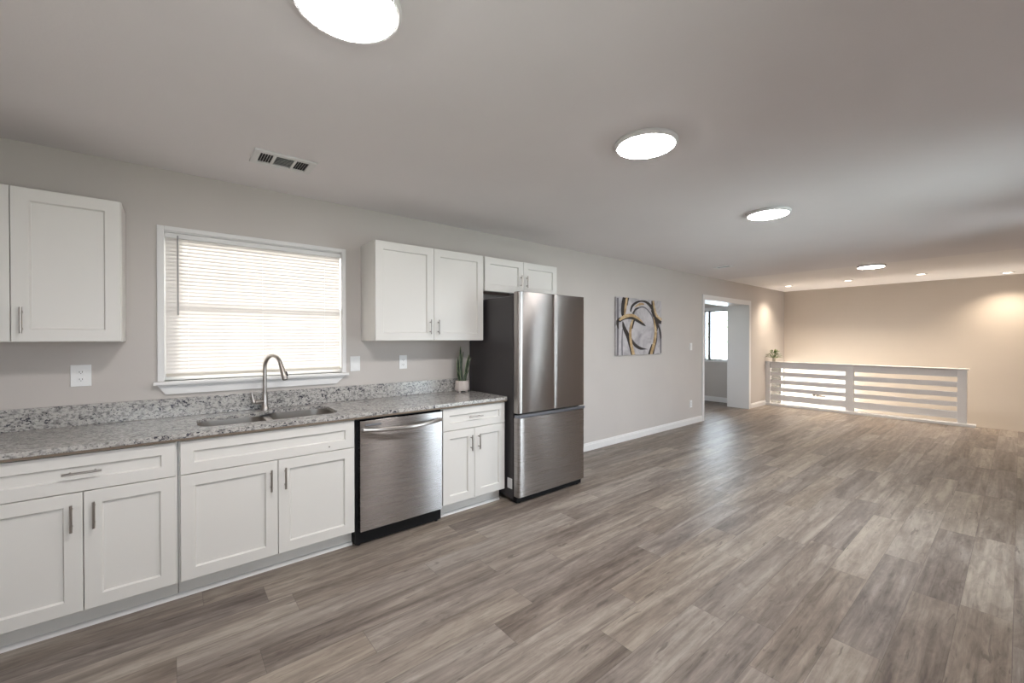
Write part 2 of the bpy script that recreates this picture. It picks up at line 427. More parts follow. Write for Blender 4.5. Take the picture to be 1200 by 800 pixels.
# baseboards (moulded profile) and trims
def bprof(h=0.098, t=0.016): return [(0, 0), (-t, 0), (-t, h*0.72), (-t*0.72, h*0.80), (-t*0.62, h*0.93), (-t*0.3, h), (0, h)]
struct('baseboard_kitchen', MB().prism_yz(bprof(), 3.14, OX0-0.06), M['trim'])
struct('baseboard_kitchen_far', MB().prism_yz(bprof(), OX1+0.10, 9.885), M['trim'])
struct('baseboard_side_room', MB().prism_xz([(9.5+y, z) for y, z in bprof(0.11)], 0.41, 1.25), M['trim'])
struct('baseboard_right', MB().box(XL, 3.4, YR, YR+0.014, 0, 0.095, 0.003), M['trim'])
# shoe moulding along the toe kicks (two runs, split by the dishwasher)
def shoe(x0, x1): return MB().prism_yz([(-0.545, 0), (-0.565, 0), (-0.5635, 0.010), (-0.558, 0.018), (-0.545, 0.021)], x0, x1)
struct('trim_1', shoe(XL, 0.966), M['trim'])
struct('trim_2', shoe(1.642, 2.245), M['trim'])
# casing and jamb liners of the wide opening
d1 = root('door_1')
c = MB(); c.box(OX0-0.055, OX0+0.004, -0.018, 0, 0, OZ+0.085, 0.003); c.box(OX0+0.004, OX1-0.004, -0.018, 0, OZ-0.004, OZ+0.085, 0.003); c.box(OX1-0.004, OX1+0.085, -0.018, 0, 0, OZ+0.085, 0.003)
struct('casing', c, M['trim'], d1)
j = MB(); j.box(OX0, OX0+0.006, 0.0, 0.15, 0, OZ); j.box(OX1, OX1+0.02, 0.0, 0.41, 0, OZ); j.box(OX0, OX1+0.02, 0.0, 0.41, OZ, OZ+0.02)
struct('jamb', j, M['trim'], d1)
# half-glazed front door at the landing (under the level of the main floor)
d2 = root('door_2')
c = MB(); c.box(10.12, 10.16, 0.02, 0.13, GZ, 0.88); c.box(10.975, 10.99, 0.02, 0.05, GZ, 0.88); c.box(10.16, 10.975, 0.02, 0.05, 0.86, 0.88); c.box(10.16, 10.975, 0.02, 0.13, GZ, GZ+0.12)
struct('frame', c, M['trim'], d2)
struct('pane', MB().box(10.16, 10.975, 0.03, 0.035, GZ+0.12, 0.86), M['glass'], d2)
# patio opening opposite the kitchen
d3 = root('door_3')
c = MB()
pm = (PX0+PX1)/2
for x0, x1 in ((PX0, PX0+0.06), (pm-0.03, pm+0.03), (PX1-0.06, PX1)): c.box(x0, x1, YR-0.08, YR-0.02, 0.08, 2.1)
for x0, x1 in ((PX0+0.06, pm-0.03), (pm+0.03, PX1-0.06)): c.box(x0, x1, YR-0.08, YR-0.02, 2.04, 2.1); c.box(x0, x1, YR-0.08, YR-0.02, 0.08, 0.15)
struct('frame', c, M['trim'], d3)
struct('pane', MB().box(PX0+0.06, pm-0.03, YR-0.055, YR-0.05, 0.15, 2.04).box(pm+0.03, PX1-0.06, YR-0.055, YR-0.05, 0.15, 2.04), M['glass'], d3)
w5 = root('window_5')
c = MB(); c.box(NX0, NX0+0.04, YR-0.08, YR-0.02, 0.5, 2.1); c.box(NX1-0.04, NX1, YR-0.08, YR-0.02, 0.5, 2.1); c.box(NX0+0.04, NX1-0.04, YR-0.08, YR-0.02, 0.5, 0.54); c.box(NX0+0.04, NX1-0.04, YR-0.08, YR-0.02, 2.06, 2.1)
struct('sash', c, M['trim'], w5)
struct('pane', MB().box(NX0+0.04, NX1-0.04, YR-0.055, YR-0.05, 0.54, 2.06), M['glass'], w5)

# fill_window_3 added out of view in the wall opposite the kitchen, for the ceiling fill
w3 = root('fill_window_3')
c = MB()
for x0, x1 in ((RWX0, RWX0+0.05), (0.175, 0.225), (RWX1-0.05, RWX1)): c.box(x0, x1, YR-0.08, YR-0.02, RWZ0, RWZ1)
c.box(RWX0+0.05, 0.175, YR-0.08, YR-0.02, RWZ0, RWZ0+0.05); c.box(0.225, RWX1-0.05, YR-0.08, YR-0.02, RWZ0, RWZ0+0.05); c.box(RWX0+0.05, 0.175, YR-0.08, YR-0.02, RWZ1-0.05, RWZ1); c.box(0.225, RWX1-0.05, YR-0.08, YR-0.02, RWZ1-0.05, RWZ1)
struct('sash', c, M['trim'], w3)
struct('pane', MB().box(RWX0+0.05, 0.175, YR-0.055, YR-0.05, RWZ0+0.05, RWZ1-0.05).box(0.225, RWX1-0.05, YR-0.055, YR-0.05, RWZ0+0.05, RWZ1-0.05), M['glass'], w3)
struct('sill', MB().box(RWX0-0.04, RWX1+0.04, YR-0.02, YR+0.05, RWZ0-0.025, RWZ0-0.001, 0.004), M['trim'], w3)

# window_1 over the sink
w1 = root('window_1')
c = MB(); c.box(WX0-0.024, WX0+0.012, -0.016, 0.0, WZ0, WZ1+0.022, 0.003); c.box(WX1-0.010, WX1+0.020, -0.016, 0.0, WZ0, WZ1+0.022, 0.003); c.box(WX0+0.012, WX1-0.010, -0.016, 0.0, WZ1-0.006, WZ1+0.022, 0.003)
struct('casing', c, M['trim'], w1)
c = MB(); c.box(WX0, WX0+0.012, 0, 0.14, WZ0, WZ1); c.box(WX1-0.012, WX1, 0, 0.14, WZ0, WZ1); c.box(WX0+0.012, WX1-0.012, 0, 0.14, WZ1-0.012, WZ1)
struct('jamb', c, M['trim'], w1)
struct('sill', MB().box(WX0-0.045, WX1+0.032, -0.055, 0.10, WZ0-0.022, WZ0, 0.005), M['trim'], w1)
struct('apron', MB().prism_xz([(WX0+0.015, 1.062), (WX1-0.055, 1.062), (WX1+0.012, WZ0-0.023), (WX0-0.025, WZ0-0.023)], -0.018, 0.0), M['trim'], w1)
c = MB(); a0, a1 = WX0+0.012, WX1-0.012; zm = (WZ0+WZ1)/2+0.01
for z0, z1, yy in ((WZ0, zm+0.02, 0.075), (zm-0.02, WZ1-0.012, 0.105)):
    c.box(a0, a0+0.035, yy, yy+0.028, z0, z1); c.box(a1-0.035, a1, yy, yy+0.028, z0, z1)
    c.box(a0+0.035, a1-0.035, yy, yy+0.028, z0, z0+0.035); c.box(a0+0.035, a1-0.035, yy, yy+0.028, z1-0.035, z1)
for z0, z1, yy in ((WZ0+0.036, zm-0.016, 0.082), (zm+0.016, WZ1-0.048, 0.112)):
    for q_ in (0.25, 0.5, 0.75): c.box(a0+(a1-a0)*q_-0.005, a0+(a1-a0)*q_+0.005, yy-0.004, yy+0.004, z0, z1)
    c.box(a0+0.036, a1-0.036, yy-0.0035, yy+0.0035, (z0+z1)/2-0.005, (z0+z1)/2+0.005)
struct('sash', c, M['trim'], w1)
struct('pane', MB().box(a0+0.03, a1-0.03, 0.088, 0.091, WZ0+0.03, zm).box(a0+0.03, a1-0.03, 0.118, 0.121, zm, WZ1-0.04), M['glass'], w1)

# window_2 in the side room
w2 = root('window_2')
c = MB()
c.box(9.52, 9.58, SY0, SY0+0.03, SZ0, SZ1); c.box(9.52, 9.58, SY1-0.03, SY1, SZ0, SZ1); c.box(9.52, 9.58, SY0, SY1, SZ0, SZ0+0.02); c.box(9.52, 9.58, SY0, SY1, SZ1-0.02, SZ1); c.box(9.505, 9.58, 1.005, 1.05, SZ0+0.02, SZ1-0.02)
struct('sash', c, M['case'], w2)
struct('pane', MB().box(9.545, 9.55, SY0, SY1, SZ0, SZ1), M['glass'], w2)
struct('sill', MB().box(9.46, 9.54, SY0-0.12, SY1+0.06, SZ0-0.035, SZ0, 0.004), M['trim'], w2)
struct('apron', MB().box(9.485, 9.5, SY0-0.10, SY1+0.04, SZ0-0.105, SZ0-0.036, 0.003), M['wall'], w2)
struct('casing', MB().box(9.485, 9.5, SY0-0.05, SY1+0.05, SZ1, SZ1+0.07, 0.003), M['trim'], w2)

w4 = root('fill_window_4')  # unseen window, added to pass the bluish jamb fill
c = MB(); c.box(6.42, 6.48, 0.4, 0.43, 0.9, 2.0); c.box(6.42, 6.48, 1.07, 1.1, 0.9, 2.0); c.box(6.42, 6.48, 0.43, 1.07, 0.9, 0.93); c.box(6.42, 6.48, 0.43, 1.07, 1.97, 2.0); c.box(6.43, 6.47, 0.43, 1.07, 1.44, 1.47)
struct('sash', c, M['trim'], w4)
struct('pane', MB().box(6.445, 6.45, 0.43, 1.07, 0.93, 1.44).box(6.445, 6.45, 0.43, 1.07, 1.47, 1.97), M['glass'], w4)

# ------------------------------------------------------------------ base cabinets
CT = 0.876                     # underside of the worktop
def base_cabinet(label, x0, x1, gap, drawer_split, pulls=True, group='white shaker base cabinets', side_gap=(0.009, 0.009), y_back=-0.004):
    t = thing('base_cabinet', label, 'cabinet', ((x0+x1)/2, -0.3, 0), group)
    b = MB(); y0, y1 = -0.608, y_back
    e0, e1 = x0+0.0015, x1-0.0015
    b.box(e0, e0+0.018, y0, y1, 0.108, CT-0.001); b.box(e1-0.018, e1, y0, y1, 0.108, CT-0.001)
    b.box(e0+0.018, e1-0.018, y0, y1, 0.108, 0.126); b.box(e0+0.018, e1-0.018, y1-0.012, y1, 0.126, CT-0.001)
    b.box(e0+0.018, e1-0.018, y0, y0+0.018, CT-0.03, CT-0.001); b.box(e0+0.018, e1-0.018, y0, y0+0.018, drawer_split-0.02, drawer_split+0.02)
    b.box(gap-0.02, gap+0.02, y0, y0+0.018, 0.126, drawer_split-0.02)
    b.build('body', M['cab'], t)
    MB().box(e0, e1, -0.545, -0.53, 0.0005, 0.108).build('toe_kick', M['cab'], t)
    a, z = x0+side_gap[0], x1-side_gap[1]
    yb, yf = -0.609, -0.630
    dr = MB().shaker(a, z, drawer_split+0.002, 0.868, yb, yf, 0.058).build('drawer_front', M['cab'], t)
    if pulls:
        c_ = gap+0.0; MB().pull((c_-0.067, yf-0.028, 0.783), (c_+0.067, yf-0.028, 0.783)).build('handle', M['nickel'], dr, smooth=40)['label'] = 'brushed nickel bar handle'
    if not pulls: MB().cyl((0.80, yf-0.0003, 0.716), (0.80, yf+0.001, 0.716), 0.0045, 10).build('screw_hole', M['black'], dr)
    for s, (d0, d1_) in ((-1, (a, gap-0.0017)), (1, (gap+0.0017, z))):
        d = MB().shaker(d0, d1_, 0.114, drawer_split-0.002, yb, yf).build('door', M['cab'], t)
        hx = gap + s*0.038
        MB().pull((hx, yf-0.028, 0.508), (hx, yf-0.028, 0.636)).build('handle', M['nickel'], d, smooth=40)['label'] = 'brushed nickel bar handle'
    return t
B0, B1, B2, B3 = 0.033, 0.9697, 1.6376, 2.2563
base_cabinet('white shaker base cabinet with wide drawer at the left edge of the photo', -0.676, B0, -0.3225, 0.687)
base_cabinet('white shaker base cabinet under the sink with a plain handleless top panel', B0, B1, 0.505, 0.686, pulls=False)
base_cabinet('narrow white shaker base cabinet between dishwasher and refrigerator', B2, B3, 1.937, 0.690, side_gap=(0.004, 0.004))
fl = MB(); fl.box(XL+0.002, -0.679, -0.612, -0.594, 0.108, CT-0.001); fl.box(XL+0.002, -0.679, -0.545, -0.53, 0.0005, 0.108)
struct('trim_3', fl, M['cab'])

# worktop with sink cut-out, plus its upstand
t = thing('granite_worktop', 'speckled grey granite worktop with low backsplash over the base cabinets', 'countertop', (0.6, -0.33, CT))
SINK = fillet([(0.125, -0.53), (0.905, -0.53), (0.905, -0.135), (0.53, -0.135), (0.47, -0.20), (0.125, -0.20)], [0.10, 0.10, 0.11, 0.05, 0.05, 0.10], 7)
mb = MB(); bm = mb.bm
def slab(bm, outer, hole, z0, z1):
    R = {}
    for z in (z0, z1):
        es = []; L = []
        for poly in (outer, hole):
            vs = [bm.verts.new((x, y, z)) for x, y in poly]; L.append(vs)
            for i in range(len(vs)): es.append(bm.edges.new((vs[i], vs[(i+1) % len(vs)])))
        bmesh.ops.triangle_fill(bm, use_beauty=True, use_dissolve=False, edges=es); R[z] = L
    for a, b in zip(R[z0], R[z1]):
        n = len(a)
        for i in range(n): bm.faces.new((a[i], a[(i+1) % n], b[(i+1) % n], b[i]))
outer = [(XL+0.002, -0.001), (XL+0.002, -0.655)] + [(2.250, -0.655), (2.262, -0.651), (2.267, -0.64)] + [(2.267, -0.001)]
slab(bm, outer, SINK, 0.894, 0.914)
mb.build('slab', M['granite'], t)
MB().box(XL+0.002, 2.266, -0.6545, -0.615, 0.8885, 0.8938).build('front_edge', M['granite'], t)
e_ = MB(); e_.box(XL+0.002, 2.262, -0.650, -0.60, CT, 0.8883); e_.box(XL+0.002, 0.08, -0.60, -0.02, CT, 0.8938); e_.box(0.95, 2.262, -0.60, -0.02, CT, 0.8938)
e_.build('plywood_strip', M['plywood'], t)['label'] = 'brown plywood strip under the stone edge'
MB().box(XL+0.002, 2.267, -0.021, -0.001, 0.9142, 1.034, 0.002).build('backsplash', M['granite'], t)

# undermount double sink
t = thing('kitchen_sink', 'stainless steel double bowl sink set under the granite worktop', 'sink', (0.515, -0.33, 0.66))
def bowl(poly, depth):
    n = len(poly); cx = sum(p[0] for p in poly)/n; cy = sum(p[1] for p in poly)/n
    rings = []
    for k, z in ((1.0, 0.892), (0.985, 0.83), (0.96, 0.74), (0.93, 0.874-depth+0.02), (0.86, 0.874-depth), (0.3, 0.874-depth-0.004)):
        rings.append([Vector((cx+(x-cx)*k, cy+(y-cy)*k, z)) for x, y in poly])
    m = MB(); m.ring_loft(rings, cap0=False, cap1=True)
    return m
pl = fillet([(0.115, -0.54), (0.480, -0.54), (0.480, -0.19), (0.115, -0.19)], 0.09, 6)
pr = fillet([(0.524, -0.54), (0.915, -0.54), (0.915, -0.125), (0.524, -0.125)], 0.11, 6)
bl_ = bowl(pl, 0.20).build('bowl', M['sink'], t, smooth=60)
br_ = bowl(pr, 0.20).build('bowl', M['sink'], t, smooth=60)
for o, c_ in ((bl_, (0.30, -0.36)), (br_, (0.715, -0.33))):
    MB().lathe(c_[0], c_[1], [(0.02, 0.671), (0.045, 0.672), (0.045, 0.6745), (0.03, 0.674), (0.02, 0.6725)], 24, False, False).build('drain', M['nickel'], o, smooth=40)
MB().box(0.4805, 0.5235, -0.46, -0.25, 0.80, 0.8935, 0.006).build('divider', M['sink'], t, smooth=40)

# faucet
t = thing('kitchen_faucet', 'brushed nickel pull-down gooseneck faucet behind the sink', 'faucet', (0.522, -0.078, 0.914))
MB().lathe(0.522, -0.078, [(0.0265, 0.9145), (0.0265, 0.925), (0.021, 0.934), (0.0185, 0.96), (0.0185, 1.02), (0.0155, 1.03)], 24).build('base', M['nickel'], t, smooth=40)
pts = [(0.522, -0.078, 1.0), (0.522, -0.078, 1.10), (0.522, -0.078, 1.20)]
dx, dy = 0.075, -0.155
for kk in range(13):
    a = PI*(1 - kk/12*0.90); u = (1+math.cos(a))/2
    pts.append((0.522+dx*u, -0.078+dy*u, 1.212 + 0.088*math.sin(a)))
MB().tube(pts, 0.0125, 16).build('spout', M['nickel'], t, smooth=50)
e = Vector(pts[-1]); dr_ = (e - Vector(pts[-2])).normalized()
hd = MB().tube([e-dr_*0.005, e+dr_*0.02, e+dr_*0.065, e+dr_*0.108, e+dr_*0.114], [0.0135, 0.0145, 0.0185, 0.0185, 0.015], 18).build('spray_head', M['nickel'], t, smooth=40)
q = e+dr_*0.055+Vector((0.016, -0.008, 0)); MB().tube([q, q+dr_*0.03], 0.0075, 10).build('button', M['black'], hd, smooth=40)
lv = MB(); lv.cyl((0.522, -0.078, 0.975), (0.462, -0.083, 0.975), 0.0155, 16)
lv.tube([(0.456, -0.083, 0.972), (0.448, -0.083, 0.99), (0.442, -0.081, 1.045)], [0.014, 0.009, 0.006], 12)
lv.build('lever', M['nickel'], t, smooth=45)

# ------------------------------------------------------------------ dishwasher
t = thing('dishwasher', 'stainless steel dishwasher with a bowed bar handle between white cabinets', 'dishwasher', (1.305, -0.33, 0))
MB().box(B1+0.004, B2-0.004, -0.605, -0.03, 0.012, 0.868).build('tub', M['black'], t)
def bowed(x0, x1, y_edge, bulge, y_back, n=18, r=0.006):
    poly = [(x0, y_back), ]
    for k in range(n+1):
        u = k/n; x = x0+(x1-x0)*u
        poly.append((x, y_edge - bulge*(1-(2*u-1)**2)))
    poly.append((x1, y_back)); return poly
dwd = MB().extrude_xy(bowed(0.994, 1.621, -0.648, 0.003, -0.607), 0.106, 0.858, 0.002).build('door', M['steel_dw'], t, smooth=30)
hp = []; 
for k in range(21):
    u = k/20; hp.append((1.008+0.598*u, -0.664-0.048*(1-(2*u-1)**2), 0.800-0.012*(1-(2*u-1)**2)))
h = MB(); rings = []
for i, p in enumerate(hp):
    rings.append([Vector((p[0], p[1]+yy, p[2]+zz)) for yy, zz in ((-0.011, -0.008), (-0.013, 0.002), (-0.008, 0.013), (0.005, 0.015), (0.007, 0.0), (0.002, -0.013))])
h.ring_loft(rings); h.box(1.008, 1.026, -0.668, -0.643, 0.788, 0.814, 0.003); h.box(1.588, 1.606, -0.668, -0.643, 0.788, 0.814, 0.003)
h.build('handle', M['nickel'], dwd, smooth=45)
MB().box(1.028, 1.138, -0.6535, -0.650, 0.822, 0.834).build('badge', M['duct'], dwd)['label'] = 'small dark badge strip'
MB().box(0.975, 1.632, -0.575, -0.56, 0.006, 0.100).build('toe_panel', M['black'], t)
for x in (1.0, 1.60): MB().lathe(x, -0.59, [(0.012, 0.0), (0.012, 0.008), (0.006, 0.012), (0.006, 0.05)], 12).build('foot', M['black'], t)
MB().cyl((1.585, -0.576, 0.065), (1.585, -0.579, 0.065), 0.006, 12).build('screw', M['nickel'], t)

# ------------------------------------------------------------------ refrigerator
FX0, FX1 = 2.2853, 3.1236
t = thing('refrigerator', 'stainless steel french door refrigerator with bottom freezer and dark grey sides', 'refrigerator', ((FX0+FX1)/2, -0.4, 0))
MB().box(FX0+0.002, FX1-0.002, -0.700, -0.03, 0.03, 1.785, 0.004).build('case', M['case'], t)['label'] = 'dark charcoal case'
MB().box(FX0+0.006, FX1-0.006, -0.742, -0.66, 0.006, 0.052, 0.004).build('base_grille', M['black'], t)
MB().box(FX0+0.012, FX1-0.012, -0.716, -0.7005, 0.06, 1.78).build('door_gasket', M['black'], t)
def fdoor(x0, x1, curve_l, curve_r):
    """door section: flat back, gently bowed front, eased vertical edges"""
    yb, yf = -0.7165, -0.786; n = 14; poly = [(x1, yb), (x0, yb)]
    for (cx, a0, a1, r) in ((x0+curve_l, PI, 1.5*PI, curve_l),): poly += [(cx+r*math.cos(a0+(a1-a0)*k/5), yf+0.006+r+ r*math.sin(a0+(a1-a0)*k/5)) for k in range(6)]
    a, b = x0+curve_l, x1-curve_r
    for k in range(1, n): u = k/n; poly.append((a+(b-a)*u, yf+0.006-0.0015*(1-(2*u-1)**2)))
    poly += [(b+curve_r*math.cos(1.5*PI+(0.5*PI)*k/5), yf+0.006+curve_r+curve_r*math.sin(1.5*PI+0.5*PI*k/5)) for k in range(6)]
    return list(reversed(poly))
xs = 2.709
MB().extrude_xy(fdoor(FX0, xs-0.002, 0.022, 0.006), 0.776, 1.82, 0.003).build('door', M['steel'], t, smooth=30)
MB().extrude_xy(fdoor(xs+0.002, FX1, 0.012, 0.016), 0.776, 1.82, 0.003).build('door', M['steel'], t, smooth=30)
fz = MB().extrude_xy(fdoor(FX0, FX1, 0.022, 0.016), 0.060, 0.738, 0.003).build('freezer_drawer', M['steel_drawer'], t, smooth=30)
hh = MB().prism_yz([(-0.720, 0.7385), (-0.776, 0.7385), (-0.787, 0.744), (-0.789, 0.764), (-0.783, 0.768), (-0.772, 0.760), (-0.745, 0.758), (-0.720, 0.758)], FX0+0.004, FX1-0.002)
hh.build('handle', M['gasket'], fz)['label'] = 'bluish steel handle lip along the drawer top'
for x0, x1 in ((FX0+0.012, FX0+0.07), (FX1-0.07, FX1-0.012)):
    MB().box(x0, x1, -0.76, -0.64, 1.7855, 1.81, 0.004).build('hinge_cover', M['case'], t)
MB().box(FX0+0.0003, FX0+0.0018, -0.690, -0.625, 0.115, 0.205).build('sticker', M['sticker'], t)['label'] = 'white paper sticker low on the side'
for x in (FX0+0.05, FX1-0.05): MB().lathe(x, -0.72, [(0.016, 0.0), (0.016, 0.006), (0.010, 0.0062)], 14).build('foot', M['black'], t)

# ------------------------------------------------------------------ upper cabinets
def upper_cabinet(label, x0, x1, z0, z1, gap, hz, hoff=0.038, lip=0.0):
    t = thing('upper_cabinet', label, 'cabinet', ((x0+x1)/2, -0.15, z0), 'white shaker upper cabinets')
    b = MB(); b.box(x0, x1, -0.290, -0.001, z0+0.012, z1)
    b.box(x0, x0+0.018, -0.290, -0.001, z0, z0+0.012); b.box(x1-0.018, x1, -0.290, -0.001, z0, z0+0.012); b.box(x0+0.018, x1-0.018, -0.290, -0.272, z0, z0+0.012)
    b.build('body', M['cab'], t)
    MB().box(x0+0.0185, x1-0.0185, -0.2715, -0.001, z0+0.008, z0+0.0115).build('underside', M['cab_raw'], t)['label'] = 'pinkish unpainted bottom panel'
    for s, (a, b_) in ((-1, (x0+0.003, gap-0.0015)), (1, (gap+0.0015, x1-0.003))):
        d = MB().shaker(a, b_, z0+0.002, z1-0.002, -0.2905, -0.311, 0.062).build('door', M['cab'], t)
        hx = gap+s*hoff
        MB().pull((hx, -0.339, hz[0]), (hx, -0.339, hz[1])).build('handle', M['nickel'], d, smooth=40)['label'] = 'brushed nickel bar handle'
    return t
upper_cabinet('white two door wall cabinet hung left of the window', -1.005, -0.203, 1.401, 2.176, -0.606, (1.445, 1.575))
upper_cabinet('white two door wall cabinet between the window and the refrigerator', 1.2298, 2.2546, 1.401, 2.184, 1.739, (1.455, 1.578))
upper_cabinet('short white two door wall cabinet above the refrigerator', 2.268, 3.224, 1.862, 2.184, 2.745, (1.925, 2.045))

# ------------------------------------------------------------------ window blind
t = thing('window_blind', 'white closed horizontal slat blind glowing in the kitchen window', 'blind', (0.525, 0.03, WZ0))
bx0, bx1 = WX0+0.014, WX1-0.014
MB().box(bx0, bx1, 0.012, 0.045, WZ1-0.045, WZ1-0.013, 0.003).build('headrail', M['trim'], t)
m = MB(); n = 37; zt, zb = 2.066, 1.208
for i in range(n):
    z = zt - (zt-zb)*i/(n-1)
    prof = [(0.0305, z+0.0150), (0.0262, z+0.005), (0.0215, z-0.005), (0.0140, z-0.0155)]
    back = [(y+0.0007, zz) for y, zz in reversed(prof)]
    m.prism_yz(prof+back, bx0+0.004, bx1-0.004)
m.build('slats', M['slat'], t)
MB().box(bx0+0.004, bx1-0.004, 0.010, 0.034, 1.172, 1.192, 0.004).build('bottom_rail', M['pot2'], t)
c = MB()
for x in (0.10, 0.525, 0.95): c.cyl((x, 0.009, 1.19), (x, 0.009, WZ1-0.04), 0.0009, 6)
c.build('ladder_cord', M['trim'], t)
MB().tube([(0.045, 0.0, 2.085), (0.045, -0.002, 1.57)], 0.0042, 8).build('wand', M['wand'], t)

# ------------------------------------------------------------------ wall plates
def plate(name, label, cat, x, z, w_, h_, kind, m='plastic'):
    t = thing(name, label, cat, (x, 0, z))
    MB().box(x-w_/2, x+w_/2, -0.007, -0.0005, z-h_/2, z+h_/2, 0.002).build('plate', M[m], t)
    if kind == 'outlet':
        for dz in (0.021, -0.021):
            r = MB().box(x-0.0165, x+0.0165, -0.009, -0.0071, z+dz-0.014, z+dz+0.014, 0.0008).build('receptacle', M['plastic'], t)
            s = MB()
            for dx_ in (-0.006, 0.006): s.box(x+dx_-0.0012, x+dx_+0.0012, -0.0096, -0.0091, z+dz-0.004, z+dz+0.005)
            s.cyl((x, -0.0091, z+dz-0.009), (x, -0.0096, z+dz-0.009), 0.0022, 8)
            s.build('slots', M['slot'], r)
    else:
        MB().prism_yz([(-0.0071, z-0.033), (-0.0105, z-0.033), (-0.0085, z), (-0.0135, z+0.033), (-0.0071, z+0.033)], x-0.0165, x+0.0165).build('rocker', M['plastic'], t)
    return t
plate('wall_outlet', 'white wall outlet plate below the left wall cabinet', 'outlet', -0.398, 1.203, 0.086, 0.125, 'outlet')
plate('light_switch', 'white rocker switch plate just right of the kitchen window', 'switch', 1.180, 1.212, 0.080, 0.122, 'switch')
plate('wall_outlet', 'white outlet plate under the wall cabinet nearest the refrigerator', 'outlet', 1.600, 1.211, 0.072, 0.120, 'outlet')
plate('light_switch', 'white switch plate at shoulder height left of the wide opening', 'switch', 6.690, 1.284, 0.075, 0.120, 'switch')
plate('wall_outlet', 'white outlet plate low on the wall left of the wide opening', 'outlet', 6.695, 0.333, 0.075, 0.120, 'outlet')

# ------------------------------------------------------------------ snake plant on the worktop
t = thing('snake_plant', 'small snake plant in a faceted blush pot on the worktop by the refrigerator', 'plant', (2.145, -0.115, 0.914))
px, py = 2.145, -0.115
p = MB(); pf = [(0.060, 0.928), (0.066, 0.931), (0.070, 0.950), (0.064, 1.020), (0.060, 1.022), (0.058, 0.992)]
p.lathe(px, py, pf, 12)
pot = p.build('pot', M['pot'], t)
for a in (0.5, 2.07, 3.64, 5.21): MB().lathe(px+0.046*math.cos(a), py+0.046*math.sin(a), [(0.010, 0.9145), (0.012, 0.930)], 10).build('foot', M['pot'], pot)
MB().lathe(px, py, [(0.057, 0.996), (0.057, 1.003), (0.01, 1.008)], 20).build('soil', M['soil'], pot)
def blade(mb, base, tip, width, bow, rot, thick=0.0025, ns=8, inset=0.0):
    base, tip = Vector(base), Vector(tip); side = Vector((math.cos(rot), math.sin(rot), 0)); nrm = Vector((-side.y, side.x, 0))
    rings = []
    for k in range(ns+1):
        u = k/ns; wv = width*(0.62+0.55*u-0.15*u*u)*(1-u**5)*1.0 if u < 1 else 0.0006
        cup = nrm*wv*0.35; wv = max(wv - inset, 0.0005)
        c_ = base.lerp(tip, u) + nrm*bow*math.sin(PI*u)*0.5
        rings.append([c_-side*wv+cup, c_+nrm*-thick, c_+side*wv+cup, c_+nrm*thick])
    mb.ring_loft(rings)
leafs = [((-0.016, 0.004), (-0.020, 0.012, 0.225), 0.0125, 0.3), ((-0.006, -0.010), (-0.012, -0.006, 0.290), 0.012, 0.0), ((0.004, 0.012), (0.016, 0.020, 0.255), 0.011, 0.6),
         ((0.010, -0.012), (0.038, -0.016, 0.235), 0.011, -0.3), ((0.018, 0.004), (0.058, 0.000, 0.215), 0.010, 0.2), ((-0.020, -0.012), (-0.034, -0.016, 0.135), 0.009, -0.4),
         ((0.016, -0.016), (0.030, -0.026, 0.140), 0.009, 0.5), ((-0.004, 0.018), (0.000, 0.026, 0.240), 0.011, -0.2), ((0.004, -0.018), (0.010, -0.030, 0.125), 0.009, 0.1)]
for (bx, by), (tx, ty, tz), wd, rt in leafs:
    bx, by, tx, ty, tz, wd = bx*1.4, by*1.4, tx*1.75, ty*1.2, tz*1.48, wd*1.5
    mbl = MB(); blade(mbl, (px+bx, py+by, 0.998), (px+tx, py+ty, 0.914+tz), wd, 0.012, rt, thick=0.004)
    lf = mbl.build('leaf', M['snake'], t, smooth=50)
    mbl = MB(); blade(mbl, (px+bx, py+by, 0.998), (px+tx, py+ty, 0.914+tz+0.003), wd, 0.012, rt, thick=0.0008, inset=-0.0013)
    mbl.build('leaf_margin', M['snake_edge'], lf, smooth=50)['label'] = 'pale yellow-green leaf margin'

# ------------------------------------------------------------------ wall art
AX0, AX1, AZ0, AZ1 = 4.633, 5.744, 1.188, 1.982
t = thing('canvas_painting', 'abstract canvas with gold and dark loops on pale grey, right of the refrigerator', 'painting', ((AX0+AX1)/2, 0, AZ0))
MB().box(AX0, AX1, -0.032, -0.001, AZ0, AZ1, 0.003).build('canvas', M['canvas'], t)
def ap(x, y):
    u = (x-172)/433; top = 138+u*42; bot = 690-u*5
    return AX0+u*(AX1-AX0), AZ1-(y-top)/(bot-top)*(AZ1-AZ0)
def spline(P, n=8):
    out = []
    for i in range(len(P)-1):
        p0, p1, p2, p3 = P[max(i-1, 0)], P[i], P[i+1], P[min(i+2, len(P)-1)]
        for k in range(n):
            t_ = k/n
            out.append(tuple(0.5*((2*b)+(-a+c_)*t_+(2*a-5*b+4*c_-d)*t_*t_+(-a+3*b-3*c_+d)*t_**3) for a, b, c_, d in zip(p0, p1, p2, p3)))
    out.append(tuple(P[-1])); return out
lay = [0]
